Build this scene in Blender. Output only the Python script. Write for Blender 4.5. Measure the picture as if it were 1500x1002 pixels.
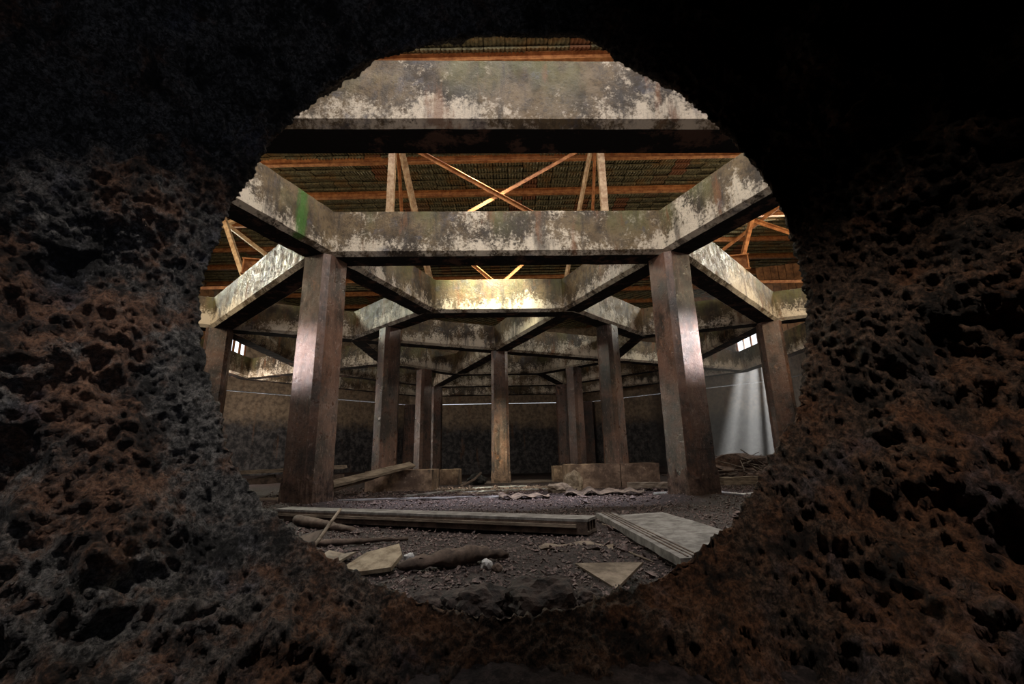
import bpy, math, random
import numpy as np
from mathutils import Matrix, Vector

random.seed(7)
rng = np.random.default_rng(11)
S = bpy.context.scene
COL = S.collection
for o in list(bpy.data.objects):
    bpy.data.objects.remove(o, do_unlink=True)

# ------------------------------------------------------------------ camera
EYE = 0.62                                    # eye height above the tank floor
FPX, VPX, VPY = 677.4, 693.3, -2184.7         # focal length and zenith point measured in the 1500x1002 frame
up = np.array([VPX - 750, VPY - 501, FPX]); up /= np.linalg.norm(up)
fwd = np.array([0, 0, 1.0]) - up * up[2]; fwd /= np.linalg.norm(fwd)
rgt = np.cross(fwd, up)
if rgt[0] < 0:
    rgt = -rgt
cam = bpy.data.cameras.new('camera')
cam.lens = 36 * FPX / 1500
cam.sensor_width = 36
cam.clip_start = 0.02
cam.clip_end = 200
camo = bpy.data.objects.new('camera', cam)
COL.objects.link(camo)
cx_, cy_, cz_ = [np.array([rgt[i], fwd[i], up[i]]) for i in range(3)]
M = Matrix.Identity(4)
for i in range(3):
    M[i][0] = cx_[i]; M[i][1] = -cy_[i]; M[i][2] = -cz_[i]
M[2][3] = EYE
camo.matrix_world = M
S.camera = camo

# ------------------------------------------------------------------ view, sky, sun, added lamps and fills
S.view_settings.view_transform = 'Standard'
S.view_settings.look = 'None'
S.view_settings.gamma = 1
S.view_settings.use_curve_mapping = False
S.view_settings.exposure = 0.0
W = bpy.data.worlds.new('sky'); S.world = W
W.use_nodes = True
bg = W.node_tree.nodes['Background']
bg.inputs[0].default_value = (0.86, 0.93, 1.0, 1)
bg.inputs[1].default_value = 2.2


def lamp(name, kind, loc, target, power, color=(1, 1, 1), **kw):
    l = bpy.data.lights.new(name, kind)
    l.energy = power; l.color = color
    for k, v in kw.items():
        setattr(l, k, v)
    o = bpy.data.objects.new(name, l); COL.objects.link(o)
    o.location = loc
    d = Vector(target) - Vector(loc)
    o.rotation_euler = d.to_track_quat('-Z', 'Y').to_euler()
    return o


# sunlight that slants in through the window at the right of the far wall
lamp('window_sunlight', 'SPOT', (11.1, 19.9, 8.15), (10.22, 19.02, 5.4), 46000, (1.0, 0.98, 0.95), spot_size=math.radians(17), spot_blend=0.6, shadow_soft_size=0.03)
# added lamps under a closed roof stand in for assumed openings, plus added fills
R_ = dict(shape='RECTANGLE')
lamp('front_beam_fill', 'AREA', (0.0, 2.2, 6.6), (0, 3.9, 3.6), 230, (1.0, 0.94, 0.88), size=4.4, size_y=0.7, **R_)  # added lamp on the front beam; no opening cut in the roof
lamp('cross_beam_fill', 'AREA', (0.0, 4.9, 7.2), (0, 6.0, 3.6), 120, (1.0, 0.92, 0.80), size=3.0, size_y=0.6, **R_)  # added lamp for the second cross beam, roof above it is closed
lamp('short_beam_spot', 'SPOT', (-0.7, 7.5, 7.35), (-0.45, 9.3, 4.2), 9000, (1.0, 0.93, 0.62), spot_size=math.radians(36), spot_blend=1.0, shadow_soft_size=0.3)  # added spot on the bright short beam, its assumed roof hole is not built
lamp('left_eaves_fill', 'AREA', (-9.6, 12.0, 6.9), (-5.8, 9.0, 4.0), 250, (0.98, 1.0, 0.82), size=3.0, size_y=0.6, spread=2.0, **R_)  # added lamp under closed eaves, brightens the left pale beam
lamp('right_eaves_fill', 'AREA', (9.0, 12.4, 6.9), (5.3, 9.2, 4.0), 330, (1.0, 0.98, 0.84), size=3.0, size_y=0.6, **R_)  # matching added lamp on the right, no eaves gap there
lamp('roof_fill_left', 'AREA', (-7.6, 7.2, 4.6), (-1.0, 11.5, 7.4), 110, (1.0, 0.82, 0.55), size=1.6, size_y=1.0, **R_)  # added fill aimed up at the roof underside
lamp('roof_fill_right', 'AREA', (7.2, 7.6, 4.6), (1.0, 11.5, 7.4), 130, (1.0, 0.82, 0.55), size=1.6, size_y=1.0, **R_)  # matching added fill for the right half of the roof
lamp('floor_band_lamp', 'AREA', (0.3, 7.9, 7.42), (0.3, 7.6, 0.0), 85, (0.93, 0.90, 1.0), size=5.5, size_y=0.25, spread=0.55, **R_)  # added lamp hidden behind the front beam, lights a floor band
lamp('left_side_fill', 'AREA', (-7.6, 4.9, 2.3), (-2.6, 6.7, 2.0), 9, (1.0, 0.94, 0.92), size=0.9, size_y=0.9, **R_)  # added low fill from the left, no doorway in the wall
lamp('right_side_fill', 'AREA', (7.2, 5.4, 2.6), (2.2, 6.9, 2.3), 10, (1.0, 0.92, 0.90), size=0.9, size_y=0.9, **R_)  # added low fill from the right, no doorway in the wall
lamp('left_column_spot', 'SPOT', (-7.6, 4.7, 2.6), (-2.75, 6.55, 2.05), 3600, (1.0, 0.87, 0.86), spot_size=math.radians(12), spot_blend=1.0, shadow_soft_size=0.2)  # added spot for the light pool on the left front column
lamp('right_column_spot', 'SPOT', (7.2, 5.2, 3.0), (2.35, 6.7, 2.15), 4400, (1.0, 0.87, 0.86), spot_size=math.radians(12), spot_blend=1.0, shadow_soft_size=0.2)  # added spot for the light pool on the right front column
lamp('far_wall_fill_left', 'AREA', (-9.8, 14.5, 2.2), (-2.0, 21.0, 2.0), 190, (1.0, 0.88, 0.76), size=1.0, size_y=1.0, **R_)  # added lamp that brightens the far wall from the left
lamp('far_wall_fill_right', 'AREA', (9.3, 13.0, 2.0), (2.0, 21.0, 2.0), 35, (1.0, 0.88, 0.76), size=1.0, size_y=1.0, **R_)  # added lamp that brightens the far wall from the right
lamp('near_wall_fill', 'AREA', (0.0, 2.1, 3.05), (0, 12.0, 1.4), 9, (1.0, 0.90, 0.86), size=4.0, size_y=0.5, **R_)  # added unseen fill above the hole, ambient for faces turned to it
# added spots above the camera rake the crust; another, dim bluish, fills from behind
lamp('crust_rake_left', 'SPOT', (-0.45, 0.25, 2.30), (-0.92, 1.10, 0.62), 135, (1.0, 0.95, 0.91), spot_size=math.radians(56), spot_blend=1.0, shadow_soft_size=0.04)
lamp('crust_rake_right', 'SPOT', (0.55, 0.20, 2.10), (0.92, 1.12, 0.38), 92, (1.0, 0.86, 0.74), spot_size=math.radians(56), spot_blend=1.0, shadow_soft_size=0.04)
lamp('crust_fill_blue', 'SPOT', (0.5, -1.0, 1.0), (-0.85, 1.1, 1.55), 34, (0.72, 0.80, 1.0), spot_size=math.radians(70), spot_blend=1.0, shadow_soft_size=0.05)  # added spot for assumed light from behind, the passage is shut

# ------------------------------------------------------------------ measured layout (metres, floor at 0)
CX, CY, PHI = -0.378, 13.128, 0.032           # centre of the octagonal tank
R1, R2, R3, RW = 3.63, 6.444, 9.237, 11.4     # inradii of the three beam rings and of the tank wall
BB, BT = 3.62, 4.345                           # beam underside and top
BW, BU = 0.49, 0.35                           # beam width, width of its underside
ROOF = 7.52
SLIT = 3.45
C8 = math.cos(math.pi / 8)


def polar(r, k):
    a = PHI + k * math.pi / 4
    return np.array([CX + r * math.sin(a), CY - r * math.cos(a)])


# ------------------------------------------------------------------ noise
_perm = rng.permutation(256); _perm = np.concatenate([_perm, _perm, _perm])
_grad = rng.normal(size=(256, 3)); _grad /= np.linalg.norm(_grad, axis=1)[:, None]


def perlin(p):
    p = np.asarray(p, float)
    i = np.floor(p).astype(int); f = p - i; i &= 255
    u = f * f * f * (f * (f * 6 - 15) + 10)
    out = 0
    for dx in (0, 1):
        for dy in (0, 1):
            for dz in (0, 1):
                h = _perm[_perm[_perm[(i[:, 0] + dx) & 255] + ((i[:, 1] + dy) & 255)] + ((i[:, 2] + dz) & 255)]
                g = (_grad[h] * (f - [dx, dy, dz])).sum(1)
                w = (u[:, 0] if dx else 1 - u[:, 0]) * (u[:, 1] if dy else 1 - u[:, 1]) * (u[:, 2] if dz else 1 - u[:, 2])
                out = out + g * w
    return out


def fbm(p, octaves=4, gain=0.5, ridged=False):
    a, s, t = 1.0, 1.0, 0
    for k in range(octaves):
        n = perlin(np.asarray(p) * s + k * 17.3)
        if ridged:
            n = 0.5 - 2 * np.abs(n)
        t = t + a * n
        a *= gain; s *= 2.03
    return t


# ------------------------------------------------------------------ object helpers
def link(name, verts, faces, mats, parent=None, fmat=None, smooth=False):
    me = bpy.data.meshes.new(name)
    me.from_pydata([tuple(map(float, v)) for v in verts], [], [tuple(map(int, f)) for f in faces])
    for m in (mats if isinstance(mats, (list, tuple)) else [mats]):
        me.materials.append(m)
    if fmat is not None:
        me.polygons.foreach_set('material_index', np.array(fmat, dtype=np.int32))
    if smooth:
        me.polygons.foreach_set('use_smooth', np.ones(len(me.polygons), dtype=bool))
    me.update()
    o = bpy.data.objects.new(name, me); COL.objects.link(o)
    if parent is not None:
        o.parent = parent
    return o


def tag(o, label=None, cat=None, group=None, kind=None):
    if label: o['label'] = label
    if cat: o['category'] = cat
    if group: o['group'] = group
    if kind: o['kind'] = kind
    return o


def thing(name, label, cat, loc=(0, 0, 0), group=None, kind=None):
    o = bpy.data.objects.new(name, None); COL.objects.link(o)
    o.empty_display_size = 0.1
    o.location = loc
    return tag(o, label, cat, group, kind)


class MB:
    def __init__(self): self.v, self.f, self.m = [], [], []

    def add(self, v, f, m=0):
        b = len(self.v)
        self.v += [tuple(p) for p in v]
        self.f += [tuple(i + b for i in q) for q in f]
        self.m += [m] * len(f)

    def box(self, c, half, ax=None, m=0, jitter=0.0):
        c = np.array(c, float)
        X, Y, Z = (np.eye(3) if ax is None else np.array(ax, float))
        v = [c + X * half[0] * sx + Y * half[1] * sy + Z * half[2] * sz + (rng.normal(size=3) * jitter if jitter else 0)
             for sx in (-1, 1) for sy in (-1, 1) for sz in (-1, 1)]
        self.add(v, [(0, 1, 3, 2), (4, 6, 7, 5), (0, 4, 5, 1), (2, 3, 7, 6), (0, 2, 6, 4), (1, 5, 7, 3)], m)

    def bar(self, a, b, w, h, m=0, upv=(0, 0, 1)):
        """straight bar of section w x h from a to b"""
        a = np.array(a, float); b = np.array(b, float)
        d = b - a; L = np.linalg.norm(d); d /= L
        if abs(np.dot(d, upv)) > 0.999: upv = (0, 1, 0)
        s = np.cross(d, upv); s /= np.linalg.norm(s); t = np.cross(s, d)
        self.box((a + b) / 2, (L / 2, w / 2, h / 2), (d, s, t), m)

    def angle(self, a, b, w, th, m=0, upv=(0, 0, 1)):
        """steel angle section"""
        a = np.array(a, float); b = np.array(b, float)
        d = b - a; d /= np.linalg.norm(d)
        s = np.cross(d, upv); s /= np.linalg.norm(s); t = np.cross(s, d)
        self.bar(a, b, w, th, m, upv)
        o = s * (w / 2 - th / 2) - t * (w / 2 - th / 2) * 1.0
        self.bar(a + o, b + o, th, w, m, upv)

    def tube(self, pts, rad, n=8, m=0):
        pts = [np.array(p, float) for p in pts]
        rad = [rad] * len(pts) if np.isscalar(rad) else rad
        v, f = [], []
        for i, p in enumerate(pts):
            d = pts[min(i + 1, len(pts) - 1)] - pts[max(i - 1, 0)]; d /= np.linalg.norm(d)
            s = np.cross(d, (0.13, 0.21, 0.97)); s /= np.linalg.norm(s); t = np.cross(s, d)
            for k in range(n):
                a = 2 * math.pi * k / n
                v.append(p + (s * math.cos(a) + t * math.sin(a)) * rad[i])
        for i in range(len(pts) - 1):
            for k in range(n):
                f.append((i * n + k, i * n + (k + 1) % n, (i + 1) * n + (k + 1) % n, (i + 1) * n + k))
        f.append(tuple(range(n - 1, -1, -1))); f.append(tuple((len(pts) - 1) * n + k for k in range(n)))
        self.add(v, f, m)

    def build(self, name, mats, parent=None, smooth=False):
        return link(name, self.v, self.f, mats, parent, self.m if isinstance(mats, (list, tuple)) else None, smooth)


# ------------------------------------------------------------------ materials
class NT:
    def __init__(self, name):
        self.mat = bpy.data.materials.new(name); self.mat.use_nodes = True
        self.t = self.mat.node_tree; self.n = self.t.nodes; self.l = self.t.links
        self.b = self.n['Principled BSDF']
        g = self.n.new('ShaderNodeNewGeometry'); self.pos = g.outputs['Position']; self.nor = g.outputs['Normal']

    def val(self, sock, v):
        if hasattr(v, 'is_output'): self.l.new(v, sock)
        else: sock.default_value = v

    def mapped(self, scale):
        m = self.n.new('ShaderNodeMapping'); self.l.new(self.pos, m.inputs[0]); m.inputs['Scale'].default_value = scale
        return m.outputs[0]

    def noise(self, scale, detail=6, rough=0.6, vec=None, distort=0.0):
        x = self.n.new('ShaderNodeTexNoise'); self.l.new(vec if vec is not None else self.pos, x.inputs['Vector'])
        x.inputs['Scale'].default_value = scale; x.inputs['Detail'].default_value = detail
        x.inputs['Roughness'].default_value = rough; x.inputs['Distortion'].default_value = distort
        return x.outputs['Fac']

    def voronoi(self, scale, feature='F1', vec=None):
        x = self.n.new('ShaderNodeTexVoronoi'); x.feature = feature
        self.l.new(vec if vec is not None else self.pos, x.inputs['Vector']); x.inputs['Scale'].default_value = scale
        return x.outputs['Distance']

    def ramp(self, fac, lo, hi, a=0.0, b=1.0):
        x = self.n.new('ShaderNodeMapRange'); self.l.new(fac, x.inputs[0])
        x.inputs[1].default_value = lo; x.inputs[2].default_value = hi; x.inputs[3].default_value = a; x.inputs[4].default_value = b
        x.interpolation_type = 'SMOOTHSTEP'
        return x.outputs[0]

    def mix(self, fac, a, b):
        x = self.n.new('ShaderNodeMix'); x.data_type = 'RGBA'
        self.val(x.inputs[0], fac)
        self.val(x.inputs[6], a if hasattr(a, 'is_output') else (*a, 1)); self.val(x.inputs[7], b if hasattr(b, 'is_output') else (*b, 1))
        return x.outputs[2]

    def math(self, op, a, b=0.0):
        x = self.n.new('ShaderNodeMath'); x.operation = op; self.val(x.inputs[0], a); self.val(x.inputs[1], b)
        return x.outputs[0]

    def axis(self, i):
        x = self.n.new('ShaderNodeSeparateXYZ'); self.l.new(self.pos, x.inputs[0]); return x.outputs[i]

    def bump(self, h, strength=0.5, dist=0.02, prev=None):
        x = self.n.new('ShaderNodeBump'); self.l.new(h, x.inputs['Height'])
        x.inputs['Strength'].default_value = strength; x.inputs['Distance'].default_value = dist
        if prev is not None: self.l.new(prev, x.inputs['Normal'])
        return x.outputs[0]

    def done(self, col, rough=0.8, normal=None, metal=0.0, spec=0.5):
        self.val(self.b.inputs['Base Color'], col if hasattr(col, 'is_output') else (*col, 1))
        self.val(self.b.inputs['Roughness'], rough)
        self.b.inputs['Metallic'].default_value = metal
        self.b.inputs['Specular IOR Level'].default_value = spec
        if normal is not None: self.l.new(normal, self.b.inputs['Normal'])
        return self.mat


def m_concrete():
    k = NT('stained_concrete')
    z = k.axis(2)
    base = k.mix(k.ramp(k.noise(1.3, 9, 0.70), 0.40, 0.60), (0.032, 0.020, 0.012), (0.170, 0.118, 0.064))
    base = k.mix(k.math('MULTIPLY', k.ramp(k.noise(11, 9, 0.8), 0.48, 0.60), 0.6), base, (0.028, 0.020, 0.014))
    low = k.ramp(z, BB + 0.08, BB + 0.50, 1.0, 0.0)  # whiter low down: whitewash on the front beam, sheen painted on the others
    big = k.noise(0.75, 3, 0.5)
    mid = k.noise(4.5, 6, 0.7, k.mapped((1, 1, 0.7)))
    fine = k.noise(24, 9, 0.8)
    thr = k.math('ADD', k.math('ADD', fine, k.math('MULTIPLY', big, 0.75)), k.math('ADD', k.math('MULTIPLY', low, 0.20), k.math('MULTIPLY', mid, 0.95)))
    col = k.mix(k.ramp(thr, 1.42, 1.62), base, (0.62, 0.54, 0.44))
    alg = k.math('MULTIPLY', k.ramp(k.noise(1.7, 5, 0.6, k.mapped((1, 1, 0.35))), 0.48, 0.62), k.ramp(z, BB + 0.15, BT, 0.05, 0.75))
    col = k.mix(alg, col, (0.105, 0.105, 0.036))
    st = k.ramp(k.noise(5, 7, 0.65, k.mapped((1, 1, 0.12))), 0.52, 0.68)
    col = k.mix(k.math('MULTIPLY', st, 0.75), col, (0.032, 0.024, 0.020))
    ru = k.ramp(k.noise(3.2, 6, 0.65, k.mapped((1, 1, 0.22))), 0.57, 0.68)
    col = k.mix(k.math('MULTIPLY', ru, 0.7), col, (0.20, 0.085, 0.036))
    bl = k.ramp(k.noise(2.1, 6, 0.7), 0.58, 0.68)
    col = k.mix(k.math('MULTIPLY', bl, 0.5), col, (0.085, 0.09, 0.125))
    dv = k.n.new('ShaderNodeVectorMath'); dv.operation = 'DISTANCE'          # the one green algae run below a roof leak
    fl = k.n.new('ShaderNodeVectorMath'); fl.operation = 'MULTIPLY'; k.l.new(k.pos, fl.inputs[0]); fl.inputs[1].default_value = (1, 1, 0.10)
    k.l.new(fl.outputs[0], dv.inputs[0]); dv.inputs[1].default_value = (-2.92, 5.80, 0.40)
    gr = k.ramp(k.math('ADD', dv.outputs['Value'], k.math('MULTIPLY', k.noise(16, 6, 0.75, k.mapped((1, 1, 0.15))), 0.24)), 0.16, 0.25, 0.85, 0.0)
    col = k.mix(gr, col, (0.045, 0.15, 0.014))
    n = k.bump(k.noise(30, 8, 0.78), 0.7, 0.02)
    n = k.bump(k.noise(4, 5, 0.6), 0.35, 0.05, n)
    return k.done(col, k.ramp(k.noise(7, 5, 0.6), 0.3, 0.7, 0.38, 0.75), n, spec=0.45)


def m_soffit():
    k = NT('dark_soffit')
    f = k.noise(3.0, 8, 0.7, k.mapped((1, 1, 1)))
    col = k.mix(k.ramp(f, 0.52, 0.62), (0.010, 0.008, 0.007), (0.10, 0.055, 0.038))  # near-black underside with brown patches
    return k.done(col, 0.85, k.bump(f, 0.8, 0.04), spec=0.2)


def m_column():
    k = NT('brown_stained_column')
    base = k.mix(k.ramp(k.noise(1.1, 8, 0.68), 0.40, 0.60), (0.028, 0.018, 0.015), (0.150, 0.074, 0.050))
    col = k.mix(k.math('MULTIPLY', k.ramp(k.noise(7, 8, 0.72, k.mapped((1, 1, 0.09))), 0.44, 0.64), 0.6), base, (0.19, 0.105, 0.075))
    col = k.mix(k.math('MULTIPLY', k.ramp(k.noise(1.6, 8, 0.7, k.mapped((1, 1, 0.5))), 0.52, 0.62), 0.85), col, (0.016, 0.013, 0.013))
    col = k.mix(k.math('MULTIPLY', k.ramp(k.noise(5, 9, 0.78, k.mapped((1, 1, 0.6))), 0.57, 0.68), 0.75), col, (0.27, 0.115, 0.052))
    col = k.mix(k.math('MULTIPLY', k.ramp(k.noise(22, 9, 0.85, k.mapped((1, 1, 0.5))), 0.54, 0.64), 0.6), col, (0.40, 0.31, 0.27))
    col = k.mix(k.math('MULTIPLY', k.ramp(k.noise(15, 9, 0.82, k.mapped((1, 1, 0.6))), 0.52, 0.62), 0.7), col, (0.022, 0.016, 0.014))
    n = k.bump(k.noise(34, 8, 0.78), 0.6, 0.014)
    n = k.bump(k.noise(3, 4, 0.6), 0.25, 0.05, n)
    return k.done(col, k.ramp(k.noise(6, 5, 0.6), 0.3, 0.7, 0.24, 0.55), n, spec=0.6)


def m_base():
    k = NT('eroded_base')
    f = k.noise(8, 9, 0.75)
    col = k.mix(k.ramp(f, 0.35, 0.68), (0.045, 0.030, 0.027), (0.17, 0.11, 0.088))
    return k.done(col, 0.85, k.bump(f, 0.9, 0.05), spec=0.25)


def m_plinth():
    k = NT('plinth_concrete')
    f = k.noise(3, 8, 0.7)
    col = k.mix(k.ramp(f, 0.38, 0.66), (0.09, 0.06, 0.048), (0.25, 0.175, 0.135))
    col = k.mix(k.ramp(k.noise(12, 8, 0.75), 0.58, 0.7), col, (0.40, 0.32, 0.27))
    col = k.mix(k.ramp(k.noise(2.2, 6, 0.6, k.mapped((1, 1, 0.4))), 0.55, 0.66), col, (0.04, 0.03, 0.028))
    return k.done(col, 0.8, k.bump(k.noise(25, 8, 0.7), 0.6, 0.015), spec=0.25)


def m_wall():
    k = NT('tank_wall')
    z = k.axis(2)
    f = k.noise(1.6, 9, 0.7)
    tan = k.mix(k.ramp(k.noise(6, 8, 0.7), 0.35, 0.65), (0.13, 0.095, 0.068), (0.30, 0.225, 0.155))
    dark = k.mix(k.ramp(k.noise(5, 8, 0.7), 0.4, 0.66), (0.016, 0.016, 0.018), (0.095, 0.088, 0.088))
    edge = k.math('ADD', z, k.math('MULTIPLY', f, 1.7))
    band = k.ramp(edge, 2.75, 3.6)
    col = k.mix(band, dark, tan)
    col = k.mix(k.math('MULTIPLY', k.ramp(k.noise(9, 9, 0.75), 0.60, 0.70), 0.55), col, (0.28, 0.25, 0.22))
    col = k.mix(k.math('MULTIPLY', k.ramp(k.noise(3, 6, 0.6, k.mapped((1, 1, 0.15))), 0.58, 0.7), 0.5), col, (0.18, 0.085, 0.04))
    return k.done(col, 0.7, k.bump(k.noise(18, 8, 0.7), 0.4, 0.015), spec=0.3)


def m_rust():
    k = NT('rusty_steel')
    f = k.noise(7, 8, 0.7)
    col = k.mix(k.ramp(f, 0.35, 0.65), (0.22, 0.075, 0.025), (0.46, 0.20, 0.075))
    col = k.mix(k.ramp(k.noise(15, 6, 0.7), 0.58, 0.70), col, (0.09, 0.035, 0.018))
    return k.done(col, 0.75, k.bump(f, 0.4, 0.01), spec=0.3)


def m_rust_pale():
    k = NT('pale_rusty_paint')
    f = k.noise(9, 8, 0.7)
    col = k.mix(k.ramp(f, 0.35, 0.65), (0.25, 0.14, 0.07), (0.50, 0.36, 0.22))
    return k.done(col, 0.7, k.bump(f, 0.4, 0.01), spec=0.3)


def m_tile():
    k = NT('mossy_corrugated_tile')
    cell = k.n.new('ShaderNodeVectorMath'); cell.operation = 'DIVIDE'
    k.l.new(k.pos, cell.inputs[0]); cell.inputs[1].default_value = (0.37, 1.04, 50)
    fl = k.n.new('ShaderNodeVectorMath'); fl.operation = 'FLOOR'; k.l.new(cell.outputs[0], fl.inputs[0])
    wn = k.n.new('ShaderNodeTexWhiteNoise'); k.l.new(fl.outputs[0], wn.inputs['Vector'])
    f = k.noise(10, 6, 0.7)
    base = k.mix(k.ramp(f, 0.35, 0.65), (0.090, 0.080, 0.050), (0.24, 0.21, 0.13))
    col = k.mix(k.ramp(wn.outputs['Value'], 0.88, 0.95, 0.0, 0.8), base, (0.24, 0.085, 0.045))
    col = k.mix(k.math('MULTIPLY', k.ramp(k.noise(1.2, 4, 0.6), 0.5, 0.62), 0.6), col, (0.22, 0.12, 0.045))
    return k.done(col, 0.85, k.bump(f, 0.3, 0.01), spec=0.2)


def m_plain(name, a, b, scale=8, rough=0.75, stretch=None, spec=0.3, bump=0.4, metal=0.0):
    k = NT(name)
    f = k.noise(scale, 8, 0.7, k.mapped(stretch) if stretch else None)
    return k.done(k.mix(k.ramp(f, 0.35, 0.65), a, b), rough, k.bump(f, bump, 0.015), metal, spec)


def m_floor():
    k = NT('rust_gravel_floor')
    f = k.noise(30, 9, 0.75)
    col = k.mix(k.ramp(f, 0.38, 0.66), (0.012, 0.009, 0.010), (0.095, 0.068, 0.066))
    col = k.mix(k.ramp(k.noise(1.1, 5, 0.6), 0.52, 0.66), col, (0.045, 0.027, 0.021))
    col = k.mix(k.math('MULTIPLY', k.ramp(k.noise(90, 4, 0.8), 0.63, 0.72), 0.7), col, (0.30, 0.26, 0.25))
    n = k.bump(k.noise(55, 8, 0.75), 1.0, 0.03)
    return k.done(col, 0.7, n, spec=0.35)


def m_crust():
    k = NT('rusty_rock_crust')
    x = k.axis(0)
    g = k.noise(3.0, 8, 0.72)
    fine = k.noise(60, 10, 0.9)
    grey = k.mix(k.ramp(fine, 0.43, 0.62), (0.010, 0.009, 0.009), (0.34, 0.31, 0.28))
    brown = k.mix(k.ramp(fine, 0.43, 0.62), (0.010, 0.007, 0.005), (0.30, 0.185, 0.125))
    side = k.ramp(k.math('SUBTRACT', k.math('ADD', x, k.math('MULTIPLY', g, 1.3)), k.math('MULTIPLY', k.axis(2), 0.55)), -0.55, 0.35)
    col = k.mix(side, grey, brown)
    orange = k.mix(k.ramp(fine, 0.38, 0.66), (0.030, 0.011, 0.006), (0.42, 0.185, 0.085))
    col = k.mix(k.math('MULTIPLY', k.ramp(k.math('SUBTRACT', g, k.math('MULTIPLY', k.axis(2), 0.035)), 0.44, 0.55), 0.80), col, orange)
    blue = k.ramp(k.noise(2.2, 6, 0.68, k.mapped((1, 1.3, 0.8))), 0.54, 0.66)
    col = k.mix(k.math('MULTIPLY', blue, 0.6), col, k.mix(k.ramp(fine, 0.43, 0.62), (0.012, 0.012, 0.016), (0.20, 0.21, 0.29)))
    col = k.mix(k.math('MULTIPLY', k.ramp(k.noise(5.5, 9, 0.78), 0.48, 0.60), 0.92), col, (0.007, 0.006, 0.005))
    n = k.bump(fine, 0.9, 0.03)
    n = k.bump(k.voronoi(38), 0.8, 0.035, n)
    n = k.bump(k.noise(19, 10, 0.82), 1.0, 0.09, n)
    return k.done(col, 0.6, n, spec=0.35)


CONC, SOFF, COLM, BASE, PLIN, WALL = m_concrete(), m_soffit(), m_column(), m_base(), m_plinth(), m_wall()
RUST, PALE, TILE, FLOOR, CRUST = m_rust(), m_rust_pale(), m_tile(), m_floor(), m_crust()
WOOD = m_plain('weathered_plank', (0.11, 0.085, 0.065), (0.30, 0.245, 0.19), 5, 0.7, (1, 1, 6))
GREYW = m_plain('grey_weathered_board', (0.10, 0.092, 0.088), (0.27, 0.26, 0.25), 9, 0.65)
DKWOOD = m_plain('dark_rotten_wood', (0.045, 0.032, 0.026), (0.14, 0.10, 0.08), 9, 0.8)
BOARD = m_plain('brown_boarding', (0.10, 0.050, 0.026), (0.26, 0.135, 0.066), 6, 0.75)
TAN = m_plain('pale_stone_flake', (0.16, 0.12, 0.08), (0.40, 0.33, 0.24), 9, 0.8, bump=0.7)
WHITE = m_plain('pale_pebble', (0.34, 0.34, 0.36), (0.60, 0.60, 0.60), 14, 0.6)
METAL = m_plain('bare_metal_strip', (0.32, 0.33, 0.36), (0.55, 0.56, 0.60), 9, 0.35, metal=0.6, spec=0.5)
TAR = m_plain('black_lump', (0.008, 0.008, 0.009), (0.03, 0.028, 0.028), 9, 0.6)
CEMENT = m_plain('corrugated_cement', (0.14, 0.11, 0.085), (0.32, 0.26, 0.20), 12, 0.8)
DKCEM = m_plain('dark_corrugated_cement', (0.05, 0.038, 0.032), (0.19, 0.145, 0.11), 9, 0.8)
RUBB = m_plain('dark_rubble', (0.010, 0.008, 0.008), (0.06, 0.042, 0.036), 25, 0.8, bump=0.8)
GRAVEL = m_plain('rust_flake', (0.012, 0.008, 0.008), (0.20, 0.14, 0.13), 45, 0.6, spec=0.4)
SHELL = m_plain('sky_shield', (0.03, 0.025, 0.02), (0.05, 0.04, 0.03), 3, 0.9)


# ------------------------------------------------------------------ floor
def ground(x, y):
    x = np.atleast_1d(np.asarray(x, float)); y = np.atleast_1d(np.asarray(y, float))
    r = np.hypot(x - CX, y - CY)
    h = 0.035 * perlin(np.stack([x * 0.7, y * 0.7, 0 * x + 3.3], 1)) + 0.02 * perlin(np.stack([x * 2.3, y * 2.3, 0 * x + 7.1], 1))
    h += 0.012 * perlin(np.stack([x * 8, y * 8, 0 * x], 1)) * np.exp(-np.maximum(0, y - 2) / 6)
    h += 0.28 * np.clip((r - 9.3) / 2.0, 0, 1) ** 1.5 * (np.abs(x - CX) > 4)
    h -= 0.12 * np.clip((y - 13) / 8, 0, 1)
    for k in (-0.5, 0.5):
        p = polar(R2 / C8, k)
        h += 0.15 * np.exp(-((x - p[0]) ** 2 + (y - p[1]) ** 2) / 0.35)
    h += 0.16 * np.exp(-((y - 1.5) / 0.55) ** 2) + 0.05 * np.exp(-((y - 2.4) / 0.5) ** 2) * perlin(np.stack([x * 3, y * 3, 0 * x + 1], 1))
    return h


def G(x, y):
    return float(ground(x, y)[0])


xs = np.concatenate([np.linspace(-13, -3.2, 70), np.linspace(-3.1, 3.1, 240), np.linspace(3.2, 13, 70)])
ys = np.concatenate([np.linspace(1.2, 6, 200), np.linspace(6.04, 12, 110), np.linspace(12.2, 26, 70)])
X, Y = np.meshgrid(xs, ys)
Z = ground(X.ravel(), Y.ravel()) + 0.006 * fbm(np.stack([X.ravel() * 14, Y.ravel() * 14, 0 * X.ravel()], 1), 2)
nx, ny = len(xs), len(ys)
vv = np.stack([X.ravel(), Y.ravel(), Z], 1)
idx = np.arange(nx * ny).reshape(ny, nx)
ff = np.stack([idx[:-1, :-1].ravel(), idx[:-1, 1:].ravel(), idx[1:, 1:].ravel(), idx[1:, :-1].ravel()], 1)
floor = tag(link('floor', vv, ff, FLOOR, smooth=True), 'dark purplish brown floor of rust gravel and dust', kind='structure')

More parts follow.
